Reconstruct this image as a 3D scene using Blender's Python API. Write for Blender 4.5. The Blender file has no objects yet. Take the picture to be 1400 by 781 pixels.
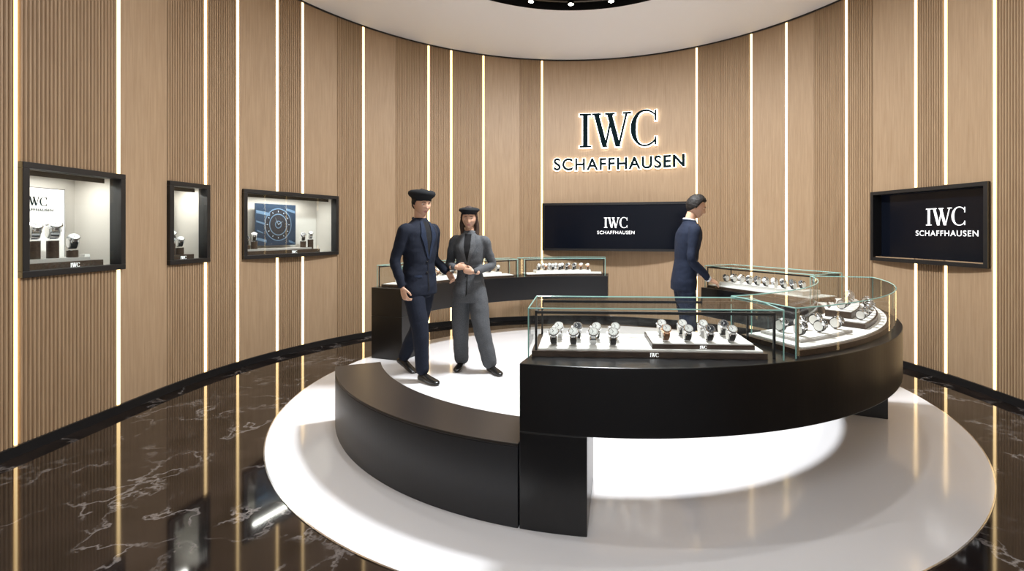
import bpy, bmesh, math, random
from mathutils import Vector, Matrix, noise
from mathutils.bvhtree import BVHTree
random.seed(4)
S=bpy.context.scene
C=(0.165,4.0); R=3.53; H=4.11          # room circle, ceiling height
K=(0.43,4.38)                          # white floor disc / counter ring centre
pi=math.pi

# ------------------------------------------------------------------ materials
def mat(name,col=(.5,.5,.5),rough=.5,metal=0,emit=None,es=0,coat=0,spec=.5):
    m=bpy.data.materials.new(name); m.use_nodes=True
    b=m.node_tree.nodes['Principled BSDF']
    b.inputs['Base Color'].default_value=(*col,1); b.inputs['Roughness'].default_value=rough
    b.inputs['Metallic'].default_value=metal; b.inputs['Coat Weight'].default_value=coat
    b.inputs['Specular IOR Level'].default_value=spec
    if emit: b.inputs['Emission Color'].default_value=(*emit,1); b.inputs['Emission Strength'].default_value=es
    return m
def N(m,t,**kw):
    n=m.node_tree.nodes.new(t)
    for k,v in kw.items(): setattr(n,k,v)
    return n
def ramp(m,stops):
    r=N(m,'ShaderNodeValToRGB'); e=r.color_ramp.elements
    while len(e)<len(stops): e.new(.5)
    for i,(p,c) in enumerate(stops): e[i].position=p; e[i].color=(*c,1)
    return r
def wood(name,c1,c2,scale=(34,34,1.1),rough=.5):
    m=mat(name,rough=rough,spec=.35); L=m.node_tree.links; b=m.node_tree.nodes['Principled BSDF']
    tc=N(m,'ShaderNodeTexCoord'); mp=N(m,'ShaderNodeMapping'); mp.inputs['Scale'].default_value=scale
    n=N(m,'ShaderNodeTexNoise'); n.inputs['Scale'].default_value=2.2; n.inputs['Detail'].default_value=6; n.inputs['Roughness'].default_value=.65
    n.inputs['Distortion'].default_value=.3
    r=ramp(m,[(.3,c1),(.7,c2)])
    L.new(tc.outputs['Object'],mp.inputs['Vector']); L.new(mp.outputs[0],n.inputs['Vector']); L.new(n.outputs['Fac'],r.inputs[0]); L.new(r.outputs[0],b.inputs['Base Color'])
    return m
OAK=wood('oak_veneer',(.31,.205,.120),(.41,.288,.178))
OAKR=wood('oak_ribs',(.285,.185,.105),(.39,.27,.162))
DWOOD=wood('dark_walnut',(.035,.022,.016),(.075,.048,.035),(4,30,30),.35)
LED=mat('warm_led',(1,.8,.5),.5,emit=(1,.70,.32),es=3.4)
BTOP=mat('bench_top_leather',(.022,.018,.016),.30)
BODYB=mat('black_satin',(.005,.005,.006),.28)
BSIDE=mat('bench_side_sheen',(.013,.014,.017),.38)  # black lightened towards blue-grey, the side's sheen put into the colour
FRAME=mat('black_metal_frame',(.008,.008,.009),.4)
SCREEN=mat('screen_glass',(.003,.004,.007),.15,emit=(.003,.004,.008),es=.4,spec=.2)
WTXT=mat('white_lit_text',(.9,.9,.9),.5,emit=(1,1,1),es=1.0)
HALO=mat('halo_acrylic',(.9,.9,.9),.5,emit=(1,.97,.90),es=5.0)
LETTER=mat('letter_black',(.003,.010,.013),.9,spec=.08)
WHITEF=mat('white_polished_stone',(.78,.78,.80),.10,spec=.75)
CEIL=mat('ceiling_paint',(.82,.83,.86),.7)
BASEB=mat('black_skirting',(.008,.008,.009),.35)
BEIGE=mat('display_beige',(.60,.57,.53),.7)
PAD=mat('display_pad_white',(.82,.80,.77),.55)
GREY=mat('display_grey',(.42,.39,.37),.6)
STEEL=mat('steel',(.72,.72,.74),.18,1)
GOLD=mat('rose_gold',(.85,.55,.38),.2,1)
DIALW=mat('dial_white',(.75,.75,.73),.3)
DIALK=mat('dial_black',(.02,.022,.03),.25)
DIALB=mat('dial_blue',(.03,.07,.2),.25)
STRK=mat('strap_black',(.02,.018,.018),.5)
STRB=mat('strap_brown',(.16,.075,.035),.5)
EDGE=mat('glass_edge_green',(.26,.47,.43),.15,emit=(.25,.6,.5),es=.03)  # slight green emission put in so the pane edges glow without a lamp
SPOT=mat('spot_lamp',(1,1,1),.5,emit=(1,.97,.9),es=30)
# thin clear glass
GLASS=bpy.data.materials.new('clear_glass'); GLASS.use_nodes=True
nt=GLASS.node_tree; nt.nodes.clear()
o=nt.nodes.new('ShaderNodeOutputMaterial'); mx=nt.nodes.new('ShaderNodeMixShader'); tr=nt.nodes.new('ShaderNodeBsdfTransparent'); gl=nt.nodes.new('ShaderNodeBsdfGlossy')
fr=nt.nodes.new('ShaderNodeFresnel'); ge=nt.nodes.new('ShaderNodeNewGeometry'); mr=nt.nodes.new('ShaderNodeMapRange')
mr.inputs['To Min'].default_value=1.33; mr.inputs['To Max'].default_value=1/1.33
nt.links.new(ge.outputs['Backfacing'],mr.inputs['Value']); nt.links.new(mr.outputs[0],fr.inputs['IOR'])
tr.inputs[0].default_value=(.955,.98,.97,1); gl.inputs['Roughness'].default_value=.01
nt.links.new(fr.outputs[0],mx.inputs[0]); nt.links.new(tr.outputs[0],mx.inputs[1]); nt.links.new(gl.outputs[0],mx.inputs[2]); nt.links.new(mx.outputs[0],o.inputs[0])
# marble
MARB=mat('dark_marble',(.02,.012,.01),.055,spec=.6); L=MARB.node_tree.links; b=MARB.node_tree.nodes['Principled BSDF']
tc=N(MARB,'ShaderNodeTexCoord')
n1=N(MARB,'ShaderNodeTexNoise'); n1.inputs['Scale'].default_value=2.4; n1.inputs['Detail'].default_value=7; n1.inputs['Roughness'].default_value=.6
mul=N(MARB,'ShaderNodeVectorMath',operation='SCALE'); mul.inputs['Scale'].default_value=.75
add=N(MARB,'ShaderNodeVectorMath',operation='ADD')
L.new(tc.outputs['Object'],n1.inputs['Vector']); L.new(n1.outputs['Color'],mul.inputs[0]); L.new(mul.outputs[0],add.inputs[0]); L.new(tc.outputs['Object'],add.inputs[1])
v=N(MARB,'ShaderNodeTexVoronoi',feature='DISTANCE_TO_EDGE'); v.inputs['Scale'].default_value=2.7; L.new(add.outputs[0],v.inputs['Vector'])
r1=ramp(MARB,[(.0,(1,1,1)),(.042,(0,0,0))]); L.new(v.outputs['Distance'],r1.inputs[0])
n2=N(MARB,'ShaderNodeTexNoise'); n2.inputs['Scale'].default_value=2.8; n2.inputs['Detail'].default_value=5; L.new(tc.outputs['Object'],n2.inputs['Vector'])
r2=ramp(MARB,[(.46,(0,0,0)),(.60,(1,1,1))]); L.new(n2.outputs['Fac'],r2.inputs[0])
mm=N(MARB,'ShaderNodeMath',operation='MULTIPLY'); L.new(r1.outputs[0],mm.inputs[0]); L.new(r2.outputs[0],mm.inputs[1])
n3=N(MARB,'ShaderNodeTexNoise'); n3.inputs['Scale'].default_value=3.5; n3.inputs['Detail'].default_value=8; L.new(tc.outputs['Object'],n3.inputs['Vector'])
r3=ramp(MARB,[(.35,(.004,.003,.0028)),(.72,(.020,.014,.012))]); L.new(n3.outputs['Fac'],r3.inputs[0])
mc=N(MARB,'ShaderNodeMix',data_type='RGBA'); L.new(mm.outputs[0],mc.inputs['Factor']); L.new(r3.outputs[0],mc.inputs['A']); mc.inputs['B'].default_value=(.16,.145,.14,1)
L.new(mc.outputs['Result'],b.inputs['Base Color'])

# ------------------------------------------------------------------ mesh builder
class MB:
    def __init__(s): s.v=[]; s.f=[]; s.m=[]; s.mats=[]
    def mi(s,m):
        if m not in s.mats: s.mats.append(m)
        return s.mats.index(m)
    def add(s,vs,fs,m,M=None):
        o=len(s.v); k=s.mi(m)
        for p in vs:
            p=Vector(p); s.v.append(M@p if M else p)
        for f in fs: s.f.append([i+o for i in f]); s.m.append(k)
    def box(s,a,b,m,M=None):
        x0,y0,z0=a; x1,y1,z1=b
        s.add([(x0,y0,z0),(x1,y0,z0),(x1,y1,z0),(x0,y1,z0),(x0,y0,z1),(x1,y0,z1),(x1,y1,z1),(x0,y1,z1)],
          [(0,3,2,1),(4,5,6,7),(0,1,5,4),(1,2,6,5),(2,3,7,6),(3,0,4,7)],m,M)
    def arc(s,c,r0,r1,a0,a1,z0,z1,m,n=None,M=None):
        n=n or max(2,int(abs(a1-a0)/1.5)); vs=[];fs=[]
        for i in range(n+1):
            a=math.radians(a0+(a1-a0)*i/n); ca,sa=math.cos(a),math.sin(a)
            for r,z in((r0,z0),(r1,z0),(r1,z1),(r0,z1)): vs.append((c[0]+r*ca,c[1]+r*sa,z))
        for i in range(n):
            for j in range(4): fs.append((4*i+j,4*i+4+j,4*i+4+(j+1)%4,4*i+(j+1)%4))
        fs+= [(0,1,2,3),(4*n+3,4*n+2,4*n+1,4*n)]
        s.add(vs,fs,m,M)
    def cyl(s,p0,p1,r,m,n=16,r2=None,M=None):
        p0=Vector(p0);p1=Vector(p1); d=(p1-p0).normalized(); u=d.orthogonal().normalized(); w=d.cross(u); r2=r if r2 is None else r2
        vs=[p0+(u*math.cos(2*pi*i/n)+w*math.sin(2*pi*i/n))*r for i in range(n)]+[p1+(u*math.cos(2*pi*i/n)+w*math.sin(2*pi*i/n))*r2 for i in range(n)]
        s.add(vs,[list(range(n))[::-1],list(range(n,2*n))]+[(i,(i+1)%n,n+(i+1)%n,n+i) for i in range(n)],m,M)
    def rings(s,rs,m,M=None):
        n=len(rs[0]); vs=[p for r in rs for p in r]; fs=[list(range(n))[::-1],[len(vs)-n+i for i in range(n)]]
        for k in range(len(rs)-1):
            for i in range(n): fs.append((k*n+i,k*n+(i+1)%n,(k+1)*n+(i+1)%n,(k+1)*n+i))
        s.add(vs,fs,m,M)
    def limb(s,pts,rad,m,n=14,sub=5,flat=None,M=None):
        """smooth tube through pts with radii; flat=(refvec, ratio) squashes across refvec"""
        P=[Vector(p) for p in pts]; Q=[];RR=[]
        for i in range(len(P)-1):
            p0=P[max(i-1,0)];p1=P[i];p2=P[i+1];p3=P[min(i+2,len(P)-1)]
            for k in range(sub):
                t=k/sub; Q.append(.5*((2*p1)+(p2-p0)*t+(2*p0-5*p1+4*p2-p3)*t*t+(-p0+3*p1-3*p2+p3)*t**3)); RR.append(rad[i]+(rad[i+1]-rad[i])*t)
        Q.append(P[-1]);RR.append(rad[-1])
        T=[(Q[min(i+1,len(Q)-1)]-Q[max(i-1,0)]).normalized() for i in range(len(Q))]
        q0,t0,r0=Q[0],T[0],RR[0]; q1,t1,r1=Q[-1],T[-1],RR[-1]
        pre=[(q0-t0*r0*math.sin(a),t0,max(r0*math.cos(a),1e-4)) for a in (1.45,1.0,.5)]
        post=[(q1+t1*r1*math.sin(a),t1,max(r1*math.cos(a),1e-4)) for a in (.5,1.0,1.45)]
        seq=pre+list(zip(Q,T,RR))+post; rs=[]; u=None
        for q,t,r in seq:
            if flat: u=Vector(flat[0]); u=(u-t*u.dot(t)).normalized()
            elif u is None: u=t.orthogonal().normalized()
            else: u=(u-t*u.dot(t)).normalized()
            w=t.cross(u); k=flat[1] if flat else 1
            rs.append([q+u*r*k*math.cos(2*pi*i/n)+w*r*math.sin(2*pi*i/n) for i in range(n)])
        s.rings(rs,m,M)
    def obj(s,name,parent=None,smooth=False,bevel=0):
        me=bpy.data.meshes.new(name); me.from_pydata([tuple(p) for p in s.v],[],s.f)
        for m in s.mats: me.materials.append(m)
        me.polygons.foreach_set('material_index',s.m)
        if smooth: me.polygons.foreach_set('use_smooth',[True]*len(me.polygons))
        me.validate(); me.update()
        if not smooth or bevel:
            bm=bmesh.new(); bm.from_mesh(me); bmesh.ops.recalc_face_normals(bm,faces=bm.faces); bm.to_mesh(me); bm.free()
        ob=bpy.data.objects.new(name,me); S.collection.objects.link(ob)
        if parent: ob.parent=parent
        if bevel:
            q=ob.modifiers.new('b','BEVEL'); q.width=bevel; q.segments=2; q.limit_method='ANGLE'; q.angle_limit=math.radians(40)
        return ob
def empty(name,loc=(0,0,0)):
    e=bpy.data.objects.new(name,None); e.empty_display_size=.1; e.location=loc; S.collection.objects.link(e); return e

# ------------------------------------------------------------------ wall path
SE=pi*R
def wp(s,off=0):
    """point at arclength s along wall, off = into the room"""
    if s<0: return (C[0]-R+off, C[1]+s)
    if s>SE: return (C[0]+R-off, C[1]-(s-SE))
    a=pi-s/R; return (C[0]+(R-off)*math.cos(a), C[1]+(R-off)*math.sin(a))
ZW0,ZW1=1.105,1.838
OPEN=[(-1.024,-.312),(.112,.541),(.926,2.109),(9.844,11.047)]
LEDS=[-5.0,-3.9,-2.9,-1.9,-1.036,-.342,.517,.876,1.343,1.661,2.467,3.404,3.745,4.24,5.16,7.55,8.325,8.794,9.539,10.314,10.62,11.087,11.95,12.8,13.8,15.0,16.2]
SEG=[(-6,-5,'P'),(-5,-3.9,'R'),(-3.9,-2.9,'P'),(-2.9,-1.9,'R'),(-1.9,-1.036,'R'),(-1.036,-.342,'R'),(-.342,.112,'P'),(.112,.517,'R'),(.517,.876,'R'),(.876,1.343,'P'),(1.343,1.661,'R'),(1.661,2.109,'P'),
(2.109,2.467,'R'),(2.467,2.922,'P'),(2.922,3.404,'R'),(3.404,3.745,'R'),(3.745,4.24,'R'),(4.24,4.81,'P'),(4.81,5.16,'R'),(5.16,7.55,'P'),(7.55,7.895,'R'),(7.895,8.325,'R'),
(8.325,8.794,'P'),(8.794,9.148,'P'),(9.148,9.539,'R'),(9.539,9.844,'R'),(9.844,10.314,'P'),(10.314,10.62,'R'),(10.62,11.087,'P'),(11.087,11.95,'R'),(11.95,12.8,'P'),(12.8,13.8,'R'),(13.8,15,'P'),(15,16.2,'R'),(16.2,SE+6,'P')]
def build_wall(name,s_lo,s_hi):
    w=MB()
    def strip(s0,o0,s1,o1,m):
        mid=(s0+s1)/2
        rng=[(0,H)]
        for a,b in OPEN:
            if a+.02<mid<b-.02: rng=[(0,ZW0+.02),(ZW1-.02,H)]
        p=wp(s0,o0);q=wp(s1,o1)
        for z0,z1 in rng: w.add([(p[0],p[1],z0),(q[0],q[1],z0),(q[0],q[1],z1),(p[0],p[1],z1)],[(0,3,2,1)],m)
    for a,b,t in SEG:
        if a<s_lo-1e-6 or a>=s_hi-1e-6: continue
        la=.016 if any(abs(l-a)<1e-3 for l in LEDS) else .002
        lb=.016 if any(abs(l-b)<1e-3 for l in LEDS) else .002
        x0=a+la;x1=b-lb
        strip(a,-.012,x0,-.012,OAK); strip(x0,-.012,x0,.0,OAK)
        if t=='P':
            n=max(2,int((x1-x0)/.08))
            for i in range(n): strip(x0+(x1-x0)*i/n,0,x0+(x1-x0)*(i+1)/n,0,OAK)
        else:
            n=max(2,round((x1-x0)/.025)); d=(x1-x0)/n
            for i in range(n):
                q=x0+i*d
                strip(q,0,q+d*.2,.006,OAKR); strip(q+d*.2,.006,q+d*.6,.006,OAKR); strip(q+d*.6,.006,q+d*.8,0,OAKR); strip(q+d*.8,-.003,q+d,-.003,OAKR); strip(q+d*.8,0,q+d*.8,-.003,OAKR); strip(q+d,-.003,q+d,0,OAKR)
        strip(x1,0,x1,-.012,OAK); strip(x1,-.012,b,-.012,OAK)
    return w.obj(name)
build_wall('wall_left',-6,2.467); build_wall('wall_rear',2.467,8.325); build_wall('wall_right',8.325,20)
w=MB(); w.box((C[0]-R-.02,-2.1,0),(C[0]+R+.02,-2.0,H),CEIL); w.obj('wall_entrance')
w=MB()
for l in LEDS:
    rng=[(.06,H-.02)]
    for a,b in OPEN:
        if a-.0<l<b: rng=[(.06,ZW0),(ZW1,H-.02)]
    hw=.006 if l<-1 and l>-1.1 else .0125
    for z0,z1 in rng:
        p=wp(l-hw,-.008);q=wp(l+hw,-.008);p2=wp(l-hw,.002);q2=wp(l+hw,.002)
        w.add([(p[0],p[1],z0),(q[0],q[1],z0),(q2[0],q2[1],z0),(p2[0],p2[1],z0),(p[0],p[1],z1),(q[0],q[1],z1),(q2[0],q2[1],z1),(p2[0],p2[1],z1)],
          [(0,3,2,1),(4,5,6,7),(0,1,5,4),(1,2,6,5),(2,3,7,6),(3,0,4,7)],LED)
w.obj('trim_led_strips')
def path_band(name,o0,o1,z0,z1,m):
    w=MB(); ss=[-6+.001]+[i*SE/120 for i in range(121)]+[SE+5.999]; vs=[];fs=[]
    for s in ss:
        for o,z in((o0,z0),(o1,z0),(o1,z1),(o0,z1)):
            p=wp(s,o); vs.append((p[0],p[1],z))
    for i in range(len(ss)-1):
        for j in range(4): fs.append((4*i+j,4*i+4+j,4*i+4+(j+1)%4,4*i+(j+1)%4))
    w.add(vs,fs,m); return w.obj(name)
path_band('baseboard_curved',-.02,.022,0,.065,BASEB)
path_band('ceiling_shadow_gap',-.02,.012,H-.018,H,BASEB)  # black band stands in for the dark shadow gap where wall meets ceiling
w=MB(); w.box((C[0]-R-.4,-2.1,-.1),(C[0]+R+.4,C[1]+R+.4,0),MARB); w.obj('floor')
w=MB(); w.arc(K,0.001,2.655,0,360,.0,.004,WHITEF,n=180); w.arc(K,2.655,2.662,0,360,0,.0045,STEEL,n=180); w.obj('floor_white_disc')
# ceiling with black ring slot
w=MB(); n=180; rin,rout=1.52,1.84
def outl(a):
    ca,sa=math.cos(a),math.sin(a)
    if sa>=0: r=R+.02
    else:
        r=min((R+.02)/max(abs(ca),1e-6),(C[1]+2.1)/-sa)
    return (C[0]+r*ca,C[1]+r*sa)
vs=[]
for i in range(n):
    a=2*pi*i/n; ca,sa=math.cos(a),math.sin(a); ox=outl(a)
    vs+=[(C[0]+rin*ca,C[1]+rin*sa,H),(C[0]+rin*ca,C[1]+rin*sa,H+.1),(C[0]+rout*ca,C[1]+rout*sa,H+.1),(C[0]+rout*ca,C[1]+rout*sa,H),(ox[0],ox[1],H)]
w.add(vs,[[5*i for i in range(n)]]+[(5*i+3,5*i+4,5*((i+1)%n)+4,5*((i+1)%n)+3) for i in range(n)],CEIL)
w.add(vs,[(5*i+j,5*i+j+1,5*((i+1)%n)+j+1,5*((i+1)%n)+j) for i in range(n) for j in range(3)],FRAME)
w.obj('ceiling')
spots=empty('ceiling_spot_track',(0,0,0)); w=MB()
w.arc(C,1.66,1.70,0,360,H+.03,H+.06,FRAME,n=120)
for k in range(22):
    a=math.radians(89.5+k*360/22); p=(C[0]+1.68*math.cos(a),C[1]+1.68*math.sin(a))
    w.cyl((p[0],p[1],H+.05),(p[0],p[1],H-.0),.040,FRAME,20); w.cyl((p[0],p[1],H+.001),(p[0],p[1],H-.002),.030,SPOT,20)
    if k%4==2:
        l=bpy.data.lights.new('spot_beam','SPOT'); l.energy=75; l.spot_size=1.3; l.spot_blend=.7; l.shadow_soft_size=.05; l.color=(1,.98,.95)
        lo=bpy.data.objects.new('spot_beam',l); lo.location=(p[0],p[1],H-.03); S.collection.objects.link(lo); lo.parent=spots
        d=Vector((C[0]+2.2*math.cos(a)-p[0],C[1]+2.2*math.sin(a)-p[1],-3.5)); lo.rotation_euler=d.to_track_quat('-Z','Y').to_euler()
w.obj('track_ring',spots)
def area(name,loc,size,power,col=(1,.97,.93),rot=(0,0,0),shape='DISK',sy=None,parent=None,spread=None):
    l=bpy.data.lights.new(name,'AREA'); l.shape=shape; l.size=size; l.energy=power; l.color=col
    if sy: l.size_y=sy
    if spread: l.spread=spread
    o=bpy.data.objects.new(name,l); o.location=loc; o.rotation_euler=rot; S.collection.objects.link(o)
    if parent: o.parent=parent
    return o
area('ceiling_light_main',(.43,4.38,H-.02),.55,320,(.95,.975,1))
area('entrance_fill_light',(.2,-.6,H-.02),2.2,85,(.95,.975,1))  # added fill lamp behind the camera, brightens the front of the room

# ------------------------------------------------------------------ lettering
def text2d(st,size,space=1.0,offset=0):
    cu=bpy.data.curves.new('t','FONT'); cu.body=st; cu.size=size; cu.space_character=space; cu.offset=offset; cu.align_x='CENTER'
    ob=bpy.data.objects.new('t',cu); S.collection.objects.link(ob); dg=bpy.context.evaluated_depsgraph_get()
    me=ob.evaluated_get(dg).to_mesh(); v=[tuple(p.co) for p in me.vertices]; f=[tuple(p.vertices) for p in me.polygons]
    bpy.data.objects.remove(ob); return v,f
def quad_band(pts_a,pts_b):
    vs=[(x,y,0) for x,y in pts_a]+[(x,y,0) for x,y in pts_b]; n=len(pts_a)
    return vs,[(i,i+1,n+i+1,n+i) for i in range(n-1)]
def serif_iwc(h,g=0.0):
    """serif I W C, centred, cap height h, g grows strokes"""
    parts=[]
    def bar(x0,y0,x1,y1): parts.append(([(x0-g,y0-g,0),(x1+g,y0-g,0),(x1+g,y1+g,0),(x0-g,y1+g,0)],[(0,1,2,3)]))
    def stroke(xt,xb,w,yt=1,yb=0): parts.append(([(xb-w/2-g,yb-g,0),(xb+w/2+g,yb-g,0),(xt+w/2+g,yt,0),(xt-w/2-g,yt,0)],[(0,1,2,3)]))
    sf=.05
    bar(.0,0,.38,sf); bar(.0,1-sf,.38,1); bar(.11,sf,.27,1-sf)
    ox=.40
    stroke(ox+.14,ox+.42,.165); stroke(ox+.66,ox+.43,.065); stroke(ox+.56,ox+.84,.165); stroke(ox+1.12,ox+.86,.065)
    bar(ox,1-sf,ox+.30,1); bar(ox+.42,1-sf,ox+.74,1); bar(ox+.99,1-sf,ox+1.26,1)
    ox=1.64; cx,cy=ox+.46,.5; A=[];B=[]
    n=34
    for i in range(n+1):
        a=math.radians(42+(318-42)*i/n); th=.04+.125*max(0,-math.cos(a))**.8
        A.append((cx+(.46+g)*math.cos(a),cy+(.53+g)*math.sin(a))); B.append((cx+(.46-th-g)*math.cos(a),cy+(.53-.05-g)*math.sin(a)))
    parts.append(quad_band(A,B))
    bar(cx+.30,cy+.20,cx+.35,cy+.50); bar(cx+.30,cy-.50,cx+.35,cy-.26)
    vs=[];fs=[]
    for v,f in parts:
        o=len(vs); vs+=v; fs+=[[i+o for i in q] for q in f]
    W=2.5
    return [((x-W/2)*h*.93,y*h,0) for x,y,_ in vs],fs
def put(mb,vf,m,fn,thick=0):
    v,f=vf; n=len(v)
    vs=[fn(x,y,thick) for x,y,_ in v]; fs=[list(q) for q in f]
    if thick:
        vs+= [fn(x,y,0) for x,y,_ in v]; fs+=[[i+n for i in q][::-1] for q in f]
        ec={}
        for q in f:
            for a,b in zip(q,list(q[1:])+[q[0]]): ec[(a,b)]=1
        fs+=[[a,b,b+n,a+n] for (a,b) in ec if (b,a) not in ec]
    mb.add(vs,fs,m)
def wallmap(s0,z0,off):
    def fn(x,y,t):
        p=wp(s0+x,off+t); return (p[0],p[1],z0+y)
    return fn
def framemap(o,u,n,up=Vector((0,0,1))):
    o=Vector(o);u=Vector(u).normalized();n=Vector(n).normalized(); up=Vector(up)
    return lambda x,y,t: o+u*x+up*y+n*t
SC=6.37
w=MB()
put(w,serif_iwc(.53),LETTER,wallmap(SC,2.71,.045),.03)
put(w,serif_iwc(.53,.024),HALO,wallmap(SC,2.71,.02),.012)
put(w,text2d('SCHAFFHAUSEN',.258,1.12,.006),LETTER,wallmap(SC,2.36,.045),.02)
put(w,text2d('SCHAFFHAUSEN',.258,1.12,.0135),HALO,wallmap(SC,2.36,.02),.012)
w.obj('wall_sign_lettering')
def logo(mb,o,u,n,h,m=None,sub=True,up=(0,0,1)):
    m=m or WTXT; up=Vector(up)
    put(mb,serif_iwc(h),m,framemap(o,u,n,up),.0015)
    if sub: put(mb,text2d('SCHAFFHAUSEN',h*.46,1.12,.0),m,framemap(Vector(o)-up*h*.62,u,n,up),.0015)

# ------------------------------------------------------------------ rear wall screen and right tv
def frame_axes(s0,s1):
    a=Vector((*wp(s0),0));b=Vector((*wp(s1),0)); u=(b-a).normalized(); n=Vector((u.y,-u.x,0))
    if n.dot(Vector((C[0],C[1],0))-a)<0: n=-n
    return a,b,u,n,(b-a).length
a,b_,u,n_,W=frame_axes(5.175,7.52)
def Mx(a,u,n): # local x=u, y=-n (depth), z=up
    return Matrix(((u.x,-n.x,0,a.x),(u.y,-n.y,0,a.y),(0,0,1,0),(0,0,0,1)))
M=Mx(a+n_*.03,u,n_)
tv=empty('wall_screen'); w=MB(); z0,z1=1.095,1.835
w.box((.0,.0,z0),(W,.03,z1),FRAME,M); w.box((.25,.03,z0+.1),(W-.25,.17,z1-.1),FRAME,M)
for q in [((0,-.02,z0),(W,0,z0+.035)),((0,-.02,z1-.035),(W,0,z1)),((0,-.02,z0+.035),(.035,0,z1-.035)),((W-.035,-.02,z0+.035),(W,0,z1-.035))]: w.box(q[0],q[1],FRAME,M)
w.obj('bezel',tv)
w=MB(); w.box((.035,-.004,z0+.035),(W-.035,-.001,z1-.035),SCREEN,M); w.obj('display',tv)
w=MB(); logo(w,a+n_*.036+u*(W*.5)+Vector((0,0,1.45)),u,n_,.155); w.obj('screen_text',tv)
a,b_,u,n_,W=frame_axes(9.844,11.047); M=Mx(a,u,n_)
tv=empty('wall_screen.001'); w=MB(); z0,z1=1.08,1.825; t=.035
for q in [((0,-.03,z0),(W,.1,z0+t)),((0,-.03,z1-t),(W,.1,z1)),((0,-.03,z0+t),(t,.1,z1-t)),((W-t,-.03,z0+t),(W,.1,z1-t))]: w.box(q[0],q[1],FRAME,M)
w.obj('bezel',tv)
w=MB(); w.box((t,.08,z0+t),(W-t,.1,z1-t),SCREEN,M); w.obj('display',tv)
w=MB(); logo(w,a-n_*.078+u*(W*.62)+Vector((0,0,1.455)),u,n_,.165); w.obj('screen_text',tv)

# ------------------------------------------------------------------ watches
def watch_mesh(name,case,dial,strap,cuff):
    w=MB(); cz=.034; rr=.026; n=28
    vs=[];fs=[]
    for i in range(n):
        a=2*pi*i/n; wd=.011 if math.cos(a-math.radians(50))<.3 else .0125
        for r,x in((rr,-wd),(rr,wd),(rr+.004,wd),(rr+.004,-wd)): vs.append((x,r*.92*math.cos(a),cz+r*math.sin(a)))
    for i in range(n):
        j=(i+1)%n
        for k in range(4): fs.append((4*i+k,4*j+k,4*j+(k+1)%4,4*i+(k+1)%4))
    w.add(vs,fs,strap)
    w.cyl((-.015,0,cz),(.015,0,cz),.0235,cuff,20)
    d=Vector((0,math.cos(math.radians(45)),math.sin(math.radians(45)))); c=Vector((0,0,cz))
    w.cyl(c+d*.024,c+d*.036,.0205,case,28); w.cyl(c+d*.036,c+d*.039,.0205,case,28,.0180)
    w.cyl(c+d*.0391,c+d*.0395,.0165,dial,28)
    up=Vector((0,-d.z,d.y)); k=DIALK if dial is DIALW else DIALW
    for ang,l in((.6,.012),(2.4,.008)):
        q=c+d*.0398; e=q+(Vector((1,0,0))*math.sin(ang)+up*math.cos(ang))*l; w.cyl(q,e,.0008,k,6)
    for j in range(12):
        aa=j*pi/6; q=c+d*.0396+(Vector((1,0,0))*math.sin(aa)+up*math.cos(aa))*.0135; w.cyl(q,q+d*.0006,.0011,k,6)
    w.cyl(c+d*.030+Vector((.020,0,0)),c+d*.030+Vector((.025,0,0)),.003,case,10)
    for sx in(-1,1):
        for sy in(-1,1):
            q=c+d*.027+Vector((sx*.011,0,0))+up*(sy*.018); w.cyl(q,q+up*(sy*.007)-d*.006,.003,case,8)
    me=w.obj(name).data; o=bpy.data.objects[name]; bpy.data.objects.remove(o); return me
WM=[watch_mesh('watch_a',STEEL,DIALW,STEEL,PAD),watch_mesh('watch_b',STEEL,DIALK,STRK,PAD),watch_mesh('watch_c',GOLD,DIALW,STRB,PAD),watch_mesh('watch_d',STEEL,DIALB,STRK,PAD),watch_mesh('watch_e',STEEL,DIALW,STRK,PAD)]
def place_watch(parent,x,y,z,face,sc=1.2,k=None):
    o=bpy.data.objects.new('watch',WM[random.choice((0,0,1,1,2,4,4,4)) if k is None else k]); S.collection.objects.link(o)
    o.location=(x,y,z); o.rotation_euler=(0,0,face-pi/2); o.scale=(sc,)*3; o.parent=parent; return o

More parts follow.
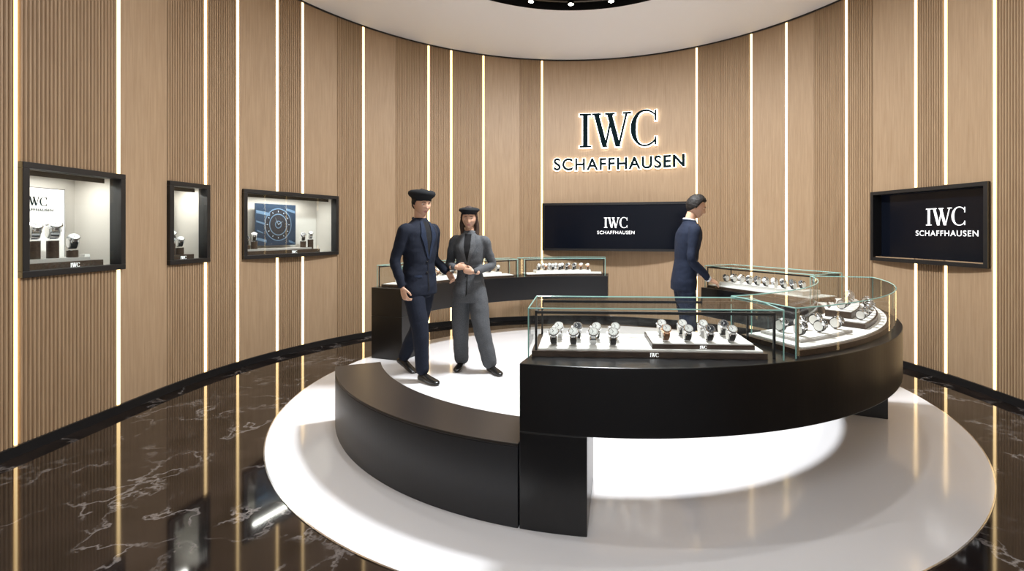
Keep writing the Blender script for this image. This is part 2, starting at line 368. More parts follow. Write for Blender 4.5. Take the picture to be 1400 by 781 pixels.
# ------------------------------------------------------------------ left wall display windows
def window(name,s0,s1,kind):
    a,b_,u,n,W=frame_axes(s0,s1); M=Mx(a,u,n); e=empty(name); z0,z1=ZW0,ZW1; t=.04; D=.34
    w=MB()
    for q in [((0,-.03,z0),(W,.06,z0+t)),((0,-.03,z1-t),(W,.06,z1)),((0,-.03,z0+t),(t,.06,z1-t)),((W-t,-.03,z0+t),(W,.06,z1-t))]: w.box(q[0],q[1],FRAME,M)
    w.obj('frame',e,bevel=.003)
    w=MB(); t2=.03
    w.box((t2,D,z0),(W-t2,D+.02,z1),BEIGE,M); w.box((t2-.02,.06,z0),(t2,D,z1),BEIGE,M); w.box((W-t2,.06,z0),(W-t2+.02,D,z1),BEIGE,M)
    w.box((t2,.06,z0),(W-t2,D,z0+.03),BEIGE,M); w.box((t2,.06,z1-.04),(W-t2,D,z1-.02),BEIGE,M)
    w.box((t2+.04,.07,z1-.075),(W-t2-.04,.08,z1-.04),FRAME,M)
    w.obj('cabinet',e)
    w=MB(); w.box((t,.0,z0+t),(W-t,.005,z1-t),GLASS,M); w.obj('pane',e)
    ang=math.atan2(u.y,u.x)
    p=M@Vector((W*.47,.13,z1-.05)); area(name+'_lamp',p,W*.6,4.4*W/.7,(1,.96,.91),(0,0,ang),'RECTANGLE',.04,parent=e)
    w=MB(); fa=math.atan2(n.y,n.x); zb=z0+.03
    def wat(x,y,z,sc,k): q=M@Vector((x,y,z)); place_watch(e,q.x,q.y,q.z,fa-.5,sc,k)
    def stand(x,y,z,h,sc,k):
        w.cyl(M@Vector((x,y,z)),M@Vector((x,y,z+h)),.032,DWOOD,20); w.cyl(M@Vector((x,y,z+h)),M@Vector((x,y,z+h+.004)),.033,STEEL,20); wat(x,y,z+h+.004,sc,k)
    if kind==1:
        w.box((.05,.05,zb),(W-.10,.26,zb+.05),DWOOD,M); w.box((.05,.09,zb+.05),(W-.16,.25,zb+.075),GREY,M)
        logo(w,M@Vector((.40,.049,zb+.011)),u,n,.028,sub=False)
        w.box((.16,.30,zb+.0),(.57,.315,z0+.60),PAD,M); w.box((.155,.302,zb),(.575,.312,z0+.605),FRAME,M)
        logo(w,M@Vector((.375,.298,z0+.475)),u,n,.062,m=LETTER)
        stand(.225,.15,zb+.075,.12,1.75,0); stand(.345,.15,zb+.075,.12,1.95,0); stand(.46,.13,zb+.075,.05,1.6,4)
        w.box((.52,.10,zb+.075),(.56,.14,zb+.095),PAD,M)
    if kind==2:
        w.box((.05,.05,zb),(W-.1,.24,zb+.05),DWOOD,M); logo(w,M@Vector((W*.5,.049,zb+.011)),u,n,.026,sub=False)
        stand(.15,.11,zb+.05,.10,1.6,0); stand(.25,.12,zb+.05,.06,1.4,4); w.box((.05,.30,zb),(.37,.315,z0+.56),PAD,M)
        logo(w,M@Vector((.29,.298,z0+.45)),u,n,.04,m=LETTER)
    if kind==3:
        w.box((.05,.04,zb),(W-.22,.24,zb+.05),DWOOD,M); w.box((.07,.08,zb+.05),(W-.3,.22,zb+.07),GREY,M)
        logo(w,M@Vector((.62,.039,zb+.012)),u,n,.028,sub=False)
        BL=mat('poster_blue',(.012,.028,.055),.3); BL2=mat('poster_blue_light',(.09,.15,.23),.3); BL3=mat('poster_steel',(.28,.34,.42),.3)
        X0,X1,Z0,Z1=.29,.78,1.235,1.71
        w.box((X0,.235,Z0),(X1,.245,Z1),BL,M)
        cx,cz=.56,1.475
        def ringp(r0,r1,mm_,y,tilt=.0):
            n2=40; vs=[];fs=[]
            for i in range(n2):
                A=2*pi*i/n2
                for r in(r0,r1): vs.append(M@Vector((cx+r*math.cos(A),y,cz+r*math.sin(A)*1.15)))
            for i in range(n2): j=(i+1)%n2; fs.append((2*i,2*i+1,2*j+1,2*j))
            w.add(vs,fs,mm_)
        ringp(0,.165,DIALK,.2340); ringp(.155,.165,BL2,.2335); ringp(.10,.110,BL2,.2335); ringp(.03,.040,BL2,.2335)
        for j in range(12):
            A=j*pi/6; w.add([M@Vector((cx+r*math.cos(A+o_),.2333,cz+1.15*r*math.sin(A+o_))) for r,o_ in((.125,-.03),(.140,-.03),(.140,.03),(.125,.03))],[(0,1,2,3)],BL3)
        for A,l in((2.0,.10),(.6,.075)): w.add([M@Vector((cx,.2331,cz-.006)),M@Vector((cx+l*math.cos(A),.2331,cz+l*math.sin(A))),M@Vector((cx,.2331,cz+.006))],[(0,1,2)],BL3)
        for k,(xx,zz,dx,hh) in enumerate([(X0+.01,1.60,.16,.035),(X0+.01,1.50,.10,.02),(X0+.01,1.30,.12,.03),(.66,1.64,.11,.03),(.69,1.27,.08,.025),(X0+.02,1.40,.07,.015)]):
            w.add([M@Vector(q) for q in ((xx,.2338,zz),(xx+dx,.2338,zz-.03),(xx+dx,.2338,zz-.03+hh),(xx,.2338,zz+hh))],[(0,1,2,3)],BL2)
        for i,(x,h,k) in enumerate([(.13,.06,1),(.21,.10,4),(.80,.09,1),(.90,.11,0)]): stand(x,.13,zb+.05,h,1.35,k)
    w.obj('plinths',e)
window('display_window',-1.024,-.312,1); window('display_window.001',.112,.541,2); window('display_window.002',.926,2.109,3)

# ------------------------------------------------------------------ counters
def glass_prism(parent,poly,z0,z1):
    w=MB(); n=len(poly)
    for i in range(n):
        p=poly[i];q=poly[(i+1)%n]
        w.add([(p[0],p[1],z0),(q[0],q[1],z0),(q[0],q[1],z1),(p[0],p[1],z1)],[(0,1,2,3)],GLASS)
    w.add([(x,y,z1) for x,y in poly],[list(range(n))],GLASS); w.obj('glass_panes',parent)
    w=MB(); t=.0036
    for i in range(n):
        p=Vector((*poly[i],0));q=Vector((*poly[(i+1)%n],0)); o=Vector((*poly[i-1],0))
        d=q-p
        w.cyl((p.x,p.y,z1),(q.x,q.y,z1),t,EDGE,6)
        if abs((p-o).normalized().dot(d.normalized()))<.8: w.cyl((p.x,p.y,z0),(p.x,p.y,z1),t,EDGE,6)
    w.obj('glass_edges',parent)
def arcpoly(c,r0,r1,a0,a1,n=24):
    A=[math.radians(a0+(a1-a0)*i/n) for i in range(n+1)]
    return [(c[0]+r1*math.cos(a),c[1]+r1*math.sin(a)) for a in A]+[(c[0]+r0*math.cos(a),c[1]+r0*math.sin(a)) for a in A[::-1]]
ZB,ZC,ZG=.46,.78,1.02
e=empty('display_counter'); RO,RI=2.235,1.68
w=MB(); w.arc(K,RI,RO,254.4,348,ZB,ZC,BODYB,n=90); w.obj('counter_body',e,bevel=.004)
w=MB(); w.arc(K,RI,RO,254.4,262.6,.004,ZB,BODYB,n=8); w.arc(K,RI+.05,RO-.03,337,346,.004,ZB,BODYB,n=8); w.obj('counter_legs',e,bevel=.004)
F0=Vector((-.135,2.34,0));F1=Vector((1.09,2.275,0)); u=(F1-F0).normalized(); nn=Vector((-u.y,u.x,0)); WL=(F1-F0).length
def cp(x,y): q=F0+u*x+nn*y; return (q.x,q.y)
glass_prism(e,[cp(0,0),cp(WL,0),cp(WL,.43),cp(0,.43)],ZC,ZG)
M=Matrix(((u.x,nn.x,0,F0.x),(u.y,nn.y,0,F0.y),(0,0,1,0),(0,0,0,1)))
w=MB(); q=.011
for (a_,b__) in [((.03,.02,ZC),(.03+q,.02+q,ZG-.02)),((WL-.04,.02,ZC),(WL-.04+q,.02+q,ZG-.02)),((.03,.02,ZG-.03),(WL-.03,.02+q,ZG-.017)),((.03,.39,ZC),(.03+q,.40,ZG-.02)),((WL-.04,.39,ZC),(WL-.04+q,.40,ZG-.02)),((.03,.39,ZG-.03),(WL-.03,.40,ZG-.017)),((.03,.02,ZG-.03),(.03+q,.4,ZG-.017)),((WL-.04,.02,ZG-.03),(WL-.04+q,.4,ZG-.017))]: w.box(a_,b__,FRAME,M)
w.box((.015,.012,ZC),(WL-.07,.40,ZC+.028),DWOOD,M); w.box((.045,.03,ZC+.028),(WL-.085,.38,ZC+.036),PAD,M)
w.box((.61,.05,ZC+.036),(1.11,.34,ZC+.058),DWOOD,M); w.box((.615,.055,ZC+.058),(1.105,.335,ZC+.063),PAD,M)
logo(w,M@Vector((.615,.0115,ZC+.006)),u,-nn,.018,sub=False); logo(w,M@Vector((.86,.0495,ZC+.040)),u,-nn,.014,sub=False)
w.obj('display_trays',e)
fa=math.atan2(-nn.y,-nn.x)
for r,y in enumerate((.10,.24)):
    for k in range(4):
        p=M@Vector((.12+.100*k+.02*r,y,ZC+.036)); place_watch(e,p.x,p.y,p.z,fa,1.3,[4,4,0,4,0,1,4,0][r*4+k])
    for k in range(4):
        p=M@Vector((.685+.108*k,y,ZC+.063)); place_watch(e,p.x,p.y,p.z,fa,1.2,[2,4,1,4,0,4,0,1][r*4+k])
glass_prism(e,arcpoly(K,1.74,2.20,289.5,346,30),ZC,ZG+.005)
w=MB(); w.arc(K,1.77,2.17,291,345,ZC,ZC+.028,DWOOD,n=40); w.arc(K,1.79,2.15,292,344.5,ZC+.028,ZC+.036,PAD,n=40)
w.arc(K,1.82,2.08,294,308,ZC+.036,ZC+.05,GREY,n=12); w.arc(K,1.83,2.07,294.5,307.5,ZC+.05,ZC+.054,PAD,n=12)
w.arc(K,1.81,2.10,312,338,ZC+.036,ZC+.065,DWOOD,n=20); w.arc(K,1.82,2.09,312.5,337.5,ZC+.065,ZC+.07,PAD,n=20)
w.arc(K,1.85,2.0,315,335,ZC+.07,ZC+.11,DWOOD,n=20); w.arc(K,1.855,1.995,315.3,334.7,ZC+.11,ZC+.114,PAD,n=20)
for a0,r in((289.5,1.74),(289.5,2.2)): 
    A=math.radians(a0+.6); w.cyl((K[0]+r*.995*math.cos(A),K[1]+r*.995*math.sin(A),ZC),(K[0]+r*.995*math.cos(A),K[1]+r*.995*math.sin(A),ZG-.02),.006,FRAME,6)
w.obj('curved_trays',e)
def warc(parent,c,r,a0,a1,n,z,face_in,sc,ks=(0,0,1,1,2,4,4,4)):
    for i in range(n):
        A=math.radians(a0+(a1-a0)*i/max(1,n-1)); place_watch(parent,c[0]+r*math.cos(A),c[1]+r*math.sin(A),z,A+(pi if face_in else 0),sc,random.choice(ks))
warc(e,K,2.02,296,306,3,ZC+.054,False,1.1,(1,)); warc(e,K,1.90,296,306,3,ZC+.054,False,1.1,(1,))
warc(e,K,2.05,315,335,7,ZC+.07,False,1.0,(1,1,4)); warc(e,K,1.93,317,333,7,ZC+.114,False,1.0,(1,4,1))
w=MB(); w.arc(K,1.92,RO,203,254.2,.004,.385,BSIDE,n=60); w.arc(K,1.92,RO,203,254.2,.387,.402,BTOP,n=60); w.obj('curved_bench',bevel=.003)
# rear left counter
e=empty('display_counter.001'); r0,r1=2.2,2.60; AS=161
w=MB(); w.arc(K,r0,r1,AS,82.5,.47,ZC,BODYB,n=60); w.obj('counter_body',e,bevel=.004)
w=MB(); w.arc(K,r0,r1,AS,153,.004,.47,BODYB,n=8); w.obj('counter_leg',e,bevel=.004)
for a0,a1 in((AS-1,115),(112.5,83.5)):
    glass_prism(e,arcpoly(K,r0+.03,r1-.04,a0,a1,20)[::-1],ZC,ZG)
    w=MB(); w.arc(K,r0+.05,r1-.06,a0-1,a1+1,ZC,ZC+.025,DWOOD,n=24); w.arc(K,r0+.06,r1-.07,a0-1.3,a1+1.3,ZC+.025,ZC+.032,PAD,n=24)
    w.arc(K,r0+.12,r1-.1,a0-5,a1+5,ZC+.032,ZC+.07,PAD,n=24)
    for A in(a0-.5,a1+.5):
        A=math.radians(A)
        for r in(r0+.04,r1-.05): w.cyl((K[0]+r*math.cos(A),K[1]+r*math.sin(A),ZC),(K[0]+r*math.cos(A),K[1]+r*math.sin(A),ZG-.01),.007,FRAME,6)
    w.arc(K,r0+.035,r0+.045,a0-.5,a1+.5,ZG-.025,ZG-.012,FRAME,n=24); w.arc(K,r1-.055,r1-.045,a0-.5,a1+.5,ZG-.025,ZG-.012,FRAME,n=24)
    w.obj('display_trays',e)
    nW=int((a0-a1)/3.4); warc(e,K,r0+.17,a0-6,a1+6,nW,ZC+.07,True,1.3); warc(e,K,r0+.27,a0-8,a1+8,nW-1,ZC+.07,True,1.3)
# rear right counter
e=empty('display_counter.002'); A0=Vector((1.60,5.24,0));A1=Vector((2.22,4.07,0)); u=(A1-A0).normalized(); nn=Vector((-u.y,u.x,0)); WL=(A1-A0).length
M=Matrix(((u.x,nn.x,0,A0.x),(u.y,nn.y,0,A0.y),(0,0,1,0),(0,0,0,1)))
w=MB(); w.box((0,0,.47),(WL,.46,ZC),BODYB,M); w.box((WL-.3,.05,.004),(WL-.02,.43,.47),BODYB,M); w.obj('counter_body',e,bevel=.004)
pl=[(M@Vector(p))[:2] for p in [(.03,.03,0),(WL-.03,.03,0),(WL-.03,.43,0),(.03,.43,0)]]
glass_prism(e,pl,ZC,ZG)
w=MB(); w.box((.05,.05,ZC),(WL-.05,.41,ZC+.025),DWOOD,M); w.box((.06,.06,ZC+.025),(WL-.06,.40,ZC+.032),PAD,M); w.box((.15,.12,ZC+.032),(WL-.2,.38,ZC+.07),PAD,M)
for x in(.045,WL-.055):
    for y in(.045,.405): w.box((x,y,ZC),(x+.01,y+.01,ZG-.01),FRAME,M)
for y in(.045,.405): w.box((.045,y,ZG-.025),(WL-.045,y+.01,ZG-.012),FRAME,M)
for x in(.045,WL-.055): w.box((x,.045,ZG-.025),(x+.01,.41,ZG-.012),FRAME,M)
w.obj('display_trays',e)
fa=math.atan2(-nn.y,-nn.x)
for y in(.17,.30):
    for k in range(9):
        p=M@Vector((.2+.1*k,y,ZC+.07)); place_watch(e,p.x,p.y,p.z,fa,1.15,[1,4,0,1][(k)%4])

# ------------------------------------------------------------------ people
SKIN=mat('skin',(.52,.31,.21),.5); SKIN.node_tree.nodes['Principled BSDF'].inputs['Subsurface Weight'].default_value=.08; SKIN.node_tree.nodes['Principled BSDF'].inputs['Subsurface Radius'].default_value=(.02,.008,.004)
LIP=mat('lips',(.38,.15,.13),.45); HAIRM=mat('hair_black',(.010,.008,.007),.62,spec=.3); HAIRB=mat('hair_brown',(.045,.026,.018),.6,spec=.3)
EYEW=mat('eye_white',(.7,.7,.7),.2); EYEK=mat('iris',(.03,.015,.01),.1)
def cloth(name,c,k=1.5):
    m=mat(name,c,.85,spec=.25); L=m.node_tree.links; b=m.node_tree.nodes['Principled BSDF']
    tc=N(m,'ShaderNodeTexCoord'); n=N(m,'ShaderNodeTexNoise'); n.inputs['Scale'].default_value=180; r=ramp(m,[(.35,tuple(x*.75 for x in c)),(.65,tuple(x*1.3 for x in c))])
    L.new(tc.outputs['Object'],n.inputs['Vector']); L.new(n.outputs['Fac'],r.inputs[0]); L.new(r.outputs[0],b.inputs['Base Color']); return m
NAVY=cloth('navy_wool',(.008,.013,.029)); NAVYL=cloth('navy_lapel',(.011,.018,.038)); NAVYD=cloth('midnight_wool',(.007,.010,.020)); GREYW=cloth('grey_wool',(.068,.072,.078)); GREYL=cloth('grey_lapel',(.09,.094,.10))
SHIRT=mat('white_shirt',(.7,.72,.75),.7); KNIT=cloth('black_knit',(.010,.010,.011)); FELT=cloth('black_felt',(.007,.008,.010)); SHOE=mat('black_leather_shoe',(.01,.01,.01),.25)
def remesh(mb,vox,smooth=2,fold=0,seed=0):
    ob=mb.obj('tmp'); r=ob.modifiers.new('r','REMESH'); r.mode='VOXEL'; r.voxel_size=vox
    if smooth: q=ob.modifiers.new('s','SMOOTH'); q.iterations=smooth; q.factor=.5
    dg=bpy.context.evaluated_depsgraph_get(); dg.update(); me=ob.evaluated_get(dg).to_mesh()
    v=[p.co.copy() for p in me.vertices]; nr=[p.normal.copy() for p in me.vertices]; f=[tuple(p.vertices) for p in me.polygons]
    if fold:
        for i,p in enumerate(v):
            d=noise.noise(Vector((p.x*6+seed,p.y*6,p.z*11)))+.7*(abs(noise.noise(Vector((p.x*12+p.z*7,p.y*12+seed,p.z*16))))-.2)
            v[i]=p+nr[i]*d*fold
    bpy.data.objects.remove(ob); return v,f
def headpt(x,y,z):
    X=x*.076;Y=y*.096;Z=z*.118
    if z<0:
        X*=1-.34*(-z)**1.6
        if y<0: Y*=1-.42*(-z)
    if z>0 and y<0: Y*=1.03
    if y>0: Y*=1-.06*(1-abs(x))
    g=lambda d,s: math.exp(-(d/s)**2)
    if y>0:
        nz=0
        if -.046<Z<.02: nz=(.02-Z)/.058 if Z>-.038 else max(0,(Z+.046)/.008)
        Y+=.023*nz*g(X,.010+.006*nz)
        Y-=.011*(g(X-.031,.015)+g(X+.031,.015))*g(Z-.002,.011)
        Y+=.005*g(Z-.022,.008)*g(X,.045)
        Y+=.006*g(X,.022)*(g(Z+.060,.0045)+g(Z+.070,.005))
        Y+=.009*g(X,.022)*g(Z+.100,.014)
        Y+=.004*(g(X-.045,.018)+g(X+.045,.018))*g(Z+.028,.018)
    return Vector((X,Y,Z))
def head(mb,M,hairstyle,hairm,skin):
    nu,nv=72,64
    def sph(fn,m,sel=None):
        vs=[];fs=[]
        for j in range(nv+1):
            ph=-pi/2+pi*j/nv
            for i in range(nu):
                th=2*pi*i/nu; vs.append(fn(math.cos(ph)*math.sin(th),math.cos(ph)*math.cos(th),math.sin(ph)))
        for j in range(nv):
            for i in range(nu): fs.append((j*nu+i,j*nu+(i+1)%nu,(j+1)*nu+(i+1)%nu,(j+1)*nu+i))
        if sel:
            A=[];B=[]
            for f in fs:
                c=sum((vs[k] for k in f),Vector())/4; (B if sel(c) else A).append(f)
            mb.add(vs,A,m,M); mb.add(vs,B,LIP,M)
        else: mb.add(vs,fs,m,M)
    sph(headpt,skin,lambda c:c.y>.07 and abs(c.x)<.024*(1-abs(c.z+.065)/.014) and abs(c.z+.065)<.010)
    def hair(x,y,z):
        p=headpt(x,y,z); d=Vector((x,y,z))
        if hairstyle=='short': hl=.60 if y>.45 else (.60-(.45-y)*1.5 if y>.05 else (-.10 if y>-.1 else -.10+(y+.1)*.6))
        else: hl=.55 if y>.45 else (.55-(.45-y)*3.0 if y>0 else -.95)
        k=max(0,min(1,(z-hl)/.10+.5)); t=.014 if hairstyle=='short' else .016
        t+=.012*max(0,z)*(1 if hairstyle=='short' else 0)+.004*noise.noise(Vector((x*9,y*5,z*9)))+.0035*noise.noise(Vector((x*34,y*9,z*24)))
        return p+d*(t*k-.012*(1-k)) if k>0 else p*.88
    sph(hair,hairm)
    for sx in(-1,1):
        ey=headpt(sx*.40,.9,.02); c=Vector((sx*.031,ey.y-.0045,.002)); 
        n=12
        for r,mm_,off in((.0115,EYEW,0),(.0062,EYEK,.0062)):
            vs=[];fs=[]
            for j in range(9):
                ph=-pi/2+pi*j/8
                for i in range(n): th=2*pi*i/n; vs.append(c+Vector((0,off,0))+Vector((math.cos(ph)*math.cos(th)*r*1.1,math.cos(ph)*math.sin(th)*r*.9,math.sin(ph)*r*.5)))
            for j in range(8):
                for i in range(n): fs.append((j*n+i,j*n+(i+1)%n,(j+1)*n+(i+1)%n,(j+1)*n+i))
            mb.add(vs,fs,mm_,M)
        br=[]
        for t in(0,.5,1):
            xx=sx*(.016+.030*t); yy=headpt(xx/.076,math.sqrt(max(0,1-(xx/.076)**2-.04)),.19).y
            br.append((xx,yy+.0015,.021+.004*math.sin(pi*t)))
        mb.limb(br,[.0028,.0034,.0018],hairm,8,4,M=M)
        ear=[(sx*.071,.004,.014),(sx*.080,-.008,.026),(sx*.084,-.020,.016),(sx*.082,-.019,-.006),(sx*.075,-.008,-.026),(sx*.069,.001,-.022)]
        mb.limb(ear,[.0045,.005,.005,.0045,.005,.004],skin,8,4,M=M); mb.limb([(sx*.070,-.006,.012),(sx*.073,-.010,-.016)],[.010,.008],skin,8,3,M=M)
def hand(mb,wrist,d,pn,thumb,curl=.35,sc=1.0,skin=None):
    """d finger direction, pn palm normal (side fingers curl towards), thumb = direction of thumb side"""
    skin=skin or SKIN; h=MB(); wrist=Vector(wrist); d=Vector(d).normalized(); pn=Vector(pn); pn=(pn-d*pn.dot(d)).normalized(); t=Vector(thumb); t=(t-d*t.dot(d)-pn*t.dot(pn)).normalized()
    P=lambda a,b,c: wrist+(d*a+t*b+pn*c)*sc
    h.limb([P(-.05,0,0),P(0,0,0),P(.02,0,0)],[.025*sc,.025*sc,.027*sc],skin,12,4,flat=(pn,.75))
    h.limb([P(.012,.0,0),P(.045,.0,0),P(.082,0,0)],[.030*sc,.039*sc,.037*sc],skin,16,4,flat=(pn,.36))
    for b,l,r in((.029,.070,.0088),(.0105,.080,.0092),(-.0085,.073,.0088),(-.027,.056,.0078)):
        p=Vector((.078,b,0)); ang=.10; pts=[P(.055,b*.9,0),P(*p)]; rad=[r*sc]*2
        for k,f in enumerate((.45,.32,.25)):
            ang+=curl*(.7 if k==0 else 1.1); q=Vector((math.cos(ang),b*.9*(1-ang*.5),math.sin(ang)))
            p=p+Vector((q.x,q.y*.2,q.z))*l*f; pts.append(P(*p)); rad.append(r*sc*(1-.08*(k+1)))
        h.limb(pts,rad,skin,10,3)
    h.limb([P(.018,.020,.004),P(.045,.043,.012),P(.068,.053,.022),P(.088,.052,.032)],[.014*sc,.0115*sc,.0098*sc,.008*sc],skin,10,3)
    v,f=remesh(h,.0032,2); mb.add(v,f,skin)
def person(name,pos,heading,Ht,spec):
    k=Ht/1.8; wd=spec.get('w',1.0); lean=spec.get('lean',0); out=MB(); skin=spec.get('skin',SKIN)
    def Lp(x,y,z): return Vector((x,y+lean*max(0,z-.92),z))
    J,T=spec['jacket'],spec['trouser']
    hip=spec.get('hip',.085); legs=spec['legs']; arms=spec['arms']
    j=MB(); secs=spec.get('secs',[(.80,.182,.128),(.88,.184,.130),(.98,.172,.118),(1.10,.158,.110),(1.22,.176,.118),(1.33,.194,.122),(1.40,.196,.114),(1.445,.178,.100),(1.475,.140,.086),(1.505,.092,.074),(1.53,.064,.064),(1.54,.055,.058)])
    rs=[]
    for z,rx,ry in secs:
        c=Lp(0,-.005,z); rs.append([c+Vector((rx*wd*math.copysign(abs(math.cos(a))**.85,math.cos(a)),ry*math.copysign(abs(math.sin(a))**.85,math.sin(a)),0)) for a in [2*pi*i/28 for i in range(28)]])
    j.rings(rs,J)
    sl=spec.get('sl',1)
    for sx,a in zip((1,-1),arms):
        sh=Lp(sx*.185*wd,-.005,1.415); el=Vector(a['e']); wr=Vector(a['w']); m1=sh.lerp(el,.5); m2=el.lerp(wr,.5)
        j.limb([Lp(sx*.14*wd,-.005,1.43),sh,m1,el,m2,wr.lerp(el,.07)],[.056,.061*sl,.054*sl,.047*sl,.044*sl,.038*sl],J,16,5)
    v,f=remesh(j,.0085,3,.007,seed=pos[0]*3); bv=BVHTree.FromPolygons(v,f); out.add(v,f,J)
    t=MB(); rs=[]
    for z,rx,ry in[(.78,.12,.10),(.84,.165,.118),(.92,.168,.118),(1.02,.15,.105)]:
        c=Lp(0,-.01,z); rs.append([c+Vector((rx*wd*math.cos(a),ry*math.sin(a),0)) for a in [2*pi*i/24 for i in range(24)]])
    t.rings(rs,T); tr=spec.get('tr',(.098,.092,.078,.068,.060))
    for sx,l in zip((1,-1),legs):
        hp=Vector((sx*hip,-.005,.87)); kn=Vector(l['k']); an=Vector(l['a'])
        t.limb([hp,hp.lerp(kn,.5),kn,kn.lerp(an,.5),an+(kn-an).normalized()*.03],tr,T,18,5)
    v,f=remesh(t,.0085,3,.006,seed=5+pos[0]); out.add(v,f,T)
    for sx,l in zip((1,-1),legs):
        an=Vector(l['a']); d=Vector((math.sin(l.get('yaw',0)),math.cos(l.get('yaw',0)),0)); pt=l.get('pitch',0)
        s=Vector((d.y,-d.x,0)); dz=(d*math.cos(pt)-Vector((0,0,1))*math.sin(pt)); up=s.cross(dz).normalized()
        if up.z<0: up=-up
        hb=an-up*.075-dz*.055; sh=MB(); rs=[]
        for tt,hw,h in[(0,.012,.03),(.008,.026,.055),(.03,.033,.075),(.07,.035,.082),(.11,.036,.070),(.15,.042,.055),(.19,.046,.045),(.225,.044,.038),(.255,.034,.032),(.272,.018,.022),(.277,.006,.012)]:
            c=hb+dz*tt; rs.append([c+s*hw*math.cos(a)+up*(h*.5+h*.5*max(math.sin(a),-1) if math.sin(a)>0 else h*.5*(1+max(-1,math.sin(a)*1.4))) for a in [2*pi*i/18 for i in range(18)]])
        sh.rings(rs,SHOE); v,f=remesh(sh,.006,2); out.add(v,f,SHOE)
        out.limb([an-up*.01,an+(Vector(l['k'])-an).normalized()*.10],[.038,.040],spec.get('sock',KNIT),12,3)
    hc=Lp(0,.018+spec.get('hf',0),1.672); yaw,pitch=spec.get('head',(0,0))
    Mh=Matrix.Translation(hc)@Matrix.Rotation(yaw,4,'Z')@Matrix.Rotation(pitch,4,'X')
    out.limb([Lp(0,-.012,1.46),Lp(0,-.006,1.54),Mh@Vector((0,-.022,-.05))],[.060*wd,.053*wd,.053*wd],skin,18,5)
    head(out,Mh,spec['hair'],spec.get('hairm',HAIRM),skin)
    def hit(x,z,off):
        r=bv.ray_cast(Vector((x,1,z)),Vector((0,-1,0))); 
        return (r[0] if r[0] else Lp(x,.1,z))+Vector((0,off,0))
    def strip(A,B,m,off,nv=6,cnt=18):
        def at(P_,t):
            t=t*(len(P_)-1); i=min(int(t),len(P_)-2); q=t-i; return (P_[i][0]+(P_[i+1][0]-P_[i][0])*q,P_[i][1]+(P_[i+1][1]-P_[i][1])*q)
        vs=[];fs=[]
        for i in range(cnt+1):
            a=at(A,i/cnt);b=at(B,i/cnt)
            for q in range(nv+1): t=q/nv; vs.append(hit(a[0]+(b[0]-a[0])*t,a[1]+(b[1]-a[1])*t,off))
        for i in range(cnt):
            for q in range(nv): o=i*(nv+1)+q; fs.append((o,o+1,o+nv+2,o+nv+1))
        out.add(vs,fs,m)
    vz=spec.get('vz',1.17)
    strip([(-.050,1.50),(-.05,1.36),(-.002,vz)],[(.050,1.50),(.05,1.36),(.002,vz)],spec['shirt'],.0045,nv=10)
    for sx in(-1,1):
        strip([(sx*.036,1.51),(sx*.036,1.36),(sx*.0,vz-.02)],[(sx*.066,1.50),(sx*.096,1.37),(sx*.012,vz-.02)],spec['lapel'],.010)
        strip([(sx*.07,1.00),(sx*.07,.975)],[(sx*.14,1.00),(sx*.14,.98)],spec['lapel'],.003,cnt=2)
    strip([(-.003,vz-.02),(-.003,.86)],[(.002,vz-.02),(.012,.83)],KNIT,.004,nv=2)
    for z in(vz-.05,vz-.15): q=hit(.018,z,.004); out.cyl(q,q+Vector((0,.004,0)),.009,KNIT,12)
    if spec.get('tie'): strip([(-.018,1.49),(-.012,1.46),(-.03,vz)],[(.018,1.49),(.012,1.46),(.03,vz)],spec['tie'],.008)
    col=[]
    for i in range(15):
        a=math.radians(90+25+(310)*i/14); col.append(Lp(.062*wd*math.cos(a),-.010+.060*math.sin(a),1.525-.012*math.sin(a)))
    out.limb(col,[.012]*15,spec['lapel'],10,3); 
    if spec.get('collar'): out.limb([p+Vector((0,0,.014)) for p in col],[.009]*15,spec['collar'],10,3)
    if spec.get('hat'):
        Mq=Mh@Matrix.Translation((0,-.012,.062))@Matrix.Rotation(spec.get('hatp',-.08),4,'X'); rs=[]
        for z,r in spec['hat']: rs.append([Mq@Vector((r*math.cos(a),r*1.12*math.sin(a),z)) for a in [2*pi*i/28 for i in range(28)]])
        out.rings(rs,FELT)
        q=Mq@Vector((0,0,spec['hat'][-1][0])); out.cyl(q,q+(Mq.to_3x3()@Vector((0,0,.012))),.004,FELT,8)
    if spec.get('ponytail'):
        for sx in(-1,1): out.limb([Mh@Vector((sx*.070,-.01,.01)),Mh@Vector((sx*.082,-.015,-.07)),Lp(sx*.075,-.01,1.50),Lp(sx*.07,.03,1.40)],[.018,.024,.026,.010],spec['hairm'],10,5)
        out.limb([Mh@Vector((0,-.09,-.02)),Lp(0,-.10,1.52),Lp(0,-.13,1.36)],[.05,.07,.03],spec['hairm'],12,5)
    for sx,a in zip((1,-1),arms):
        wr=Vector(a['w']); fd=Vector(a.get('d',wr-Vector(a['e'])))
        hand(out,wr+fd.normalized()*.012,fd,a['pn'],a['t'],a.get('curl',.35),.98*spec.get('hs',1),skin)
        if spec.get('cuff'): out.limb([wr.lerp(Vector(a['e']),.10),wr],[.034,.034],spec['cuff'],12,3)
    ob=out.obj(name,smooth=True)
    ob.location=pos; ob.rotation_euler=(0,0,heading-pi/2); ob.scale=(k,k,k)
    return ob
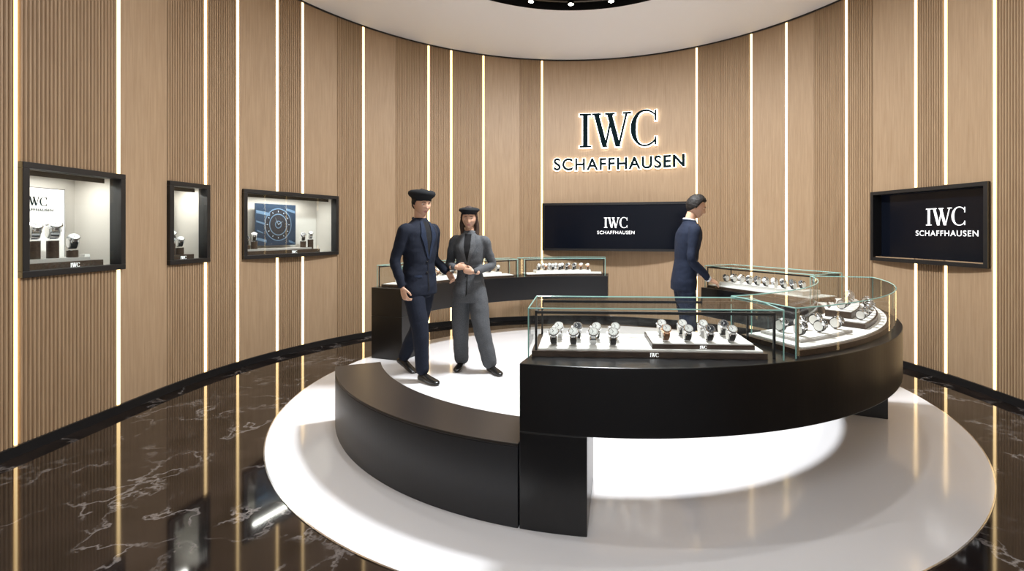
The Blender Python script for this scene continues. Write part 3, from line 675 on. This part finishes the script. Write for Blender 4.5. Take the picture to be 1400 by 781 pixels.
# local: +x = right side, +y = forward
person('man_in_navy_suit_and_cap',(-1.30,4.53,.004),math.atan2(-.50,.87),1.78,dict(jacket=NAVYD,trouser=NAVYD,lapel=NAVYL,shirt=KNIT,hair='short',lean=.02,w=1.03,
  legs=[dict(k=(.085,.10,.49),a=(.075,.12,.085),yaw=.1),dict(k=(-.075,-.08,.50),a=(-.075,-.30,.135),yaw=-.1,pitch=.45)],
  arms=[dict(e=(.245,-.06,1.14),w=(.235,.02,.90),pn=(-1,.1,0),t=(0,1,0),curl=.45),dict(e=(-.25,-.05,1.14),w=(-.24,.13,1.00),pn=(1,0,-.1),t=(0,.2,1),curl=.5)],
  head=(-.25,-.12),hat=[(-.035,.086),(-.01,.092),(.010,.115),(.030,.126),(.050,.122),(.066,.100),(.074,.05)],hatp=.05))
person('woman_in_grey_suit_and_beret',(-.86,4.74,.004),math.atan2(-1,-.05),1.64,dict(jacket=GREYW,trouser=GREYW,lapel=GREYL,shirt=KNIT,hair='long',hairm=HAIRB,w=.90,hs=.92,sl=.98,
  secs=[(.76,.205,.140),(.86,.200,.138),(.97,.178,.118),(1.10,.148,.105),(1.20,.166,.118),(1.31,.186,.132),(1.39,.192,.115),(1.44,.178,.096),(1.475,.135,.08),(1.505,.088,.068),(1.53,.060,.058),(1.54,.053,.054)],
  tr=(.102,.105,.092,.084,.080),vz=1.20,
  legs=[dict(k=(.11,-.02,.50),a=(.12,-.13,.085),yaw=.05),dict(k=(-.14,.06,.50),a=(-.235,.03,.085),yaw=-.75)],
  arms=[dict(e=(.235,-.05,1.16),w=(.12,.19,1.15),pn=(-.3,-.7,-.3),t=(0,.1,1),curl=.55,d=(-.9,.15,.05)),dict(e=(-.235,-.06,1.16),w=(-.10,.20,1.10),pn=(.2,-.8,0),t=(0,.1,1),curl=.5,d=(.9,.1,.15))],
  head=(.15,-.12),ponytail=True,hat=[(-.02,.084),(.0,.088),(.014,.108),(.028,.115),(.042,.105),(.054,.07),(.058,.03)],hatp=.05))
person('salesman_in_navy_suit',(1.34,4.97,.004),math.atan2(.04,1),1.77,dict(jacket=NAVY,trouser=NAVY,lapel=NAVYL,shirt=SHIRT,collar=SHIRT,cuff=SHIRT,tie=KNIT,hair='short',lean=.11,hf=.03,
  legs=[dict(k=(.09,.02,.49),a=(.09,-.02,.085),yaw=.1),dict(k=(-.09,.05,.49),a=(-.09,.06,.085),yaw=-.1)],
  arms=[dict(e=(.245,.0,1.13),w=(.16,.20,.93),pn=(-.5,.1,-.8),t=(-.8,.5,.1),curl=.2,d=(-.15,.9,-.45)),dict(e=(-.24,.02,1.13),w=(-.20,.20,.95),pn=(.3,.1,-.9),t=(.8,.3,0),curl=.2,d=(.1,.9,-.35))],
  head=(-.25,-.28)))

# ------------------------------------------------------------------ camera
cam=bpy.data.cameras.new('camera'); co=bpy.data.objects.new('camera',cam); S.collection.objects.link(co); S.camera=co
cam.sensor_width=36; cam.lens=36*650/1400; cam.shift_x=-60/1400; cam.shift_y=-74.5/1400; cam.clip_start=.05
co.location=(0,0,1.4); co.rotation_euler=(pi/2,0,0)
wd_=bpy.data.worlds.new('world'); S.world=wd_; wd_.use_nodes=True; wd_.node_tree.nodes['Background'].inputs[0].default_value=(.5,.5,.5,1); wd_.node_tree.nodes['Background'].inputs[1].default_value=.3
S.view_settings.view_transform='Standard'
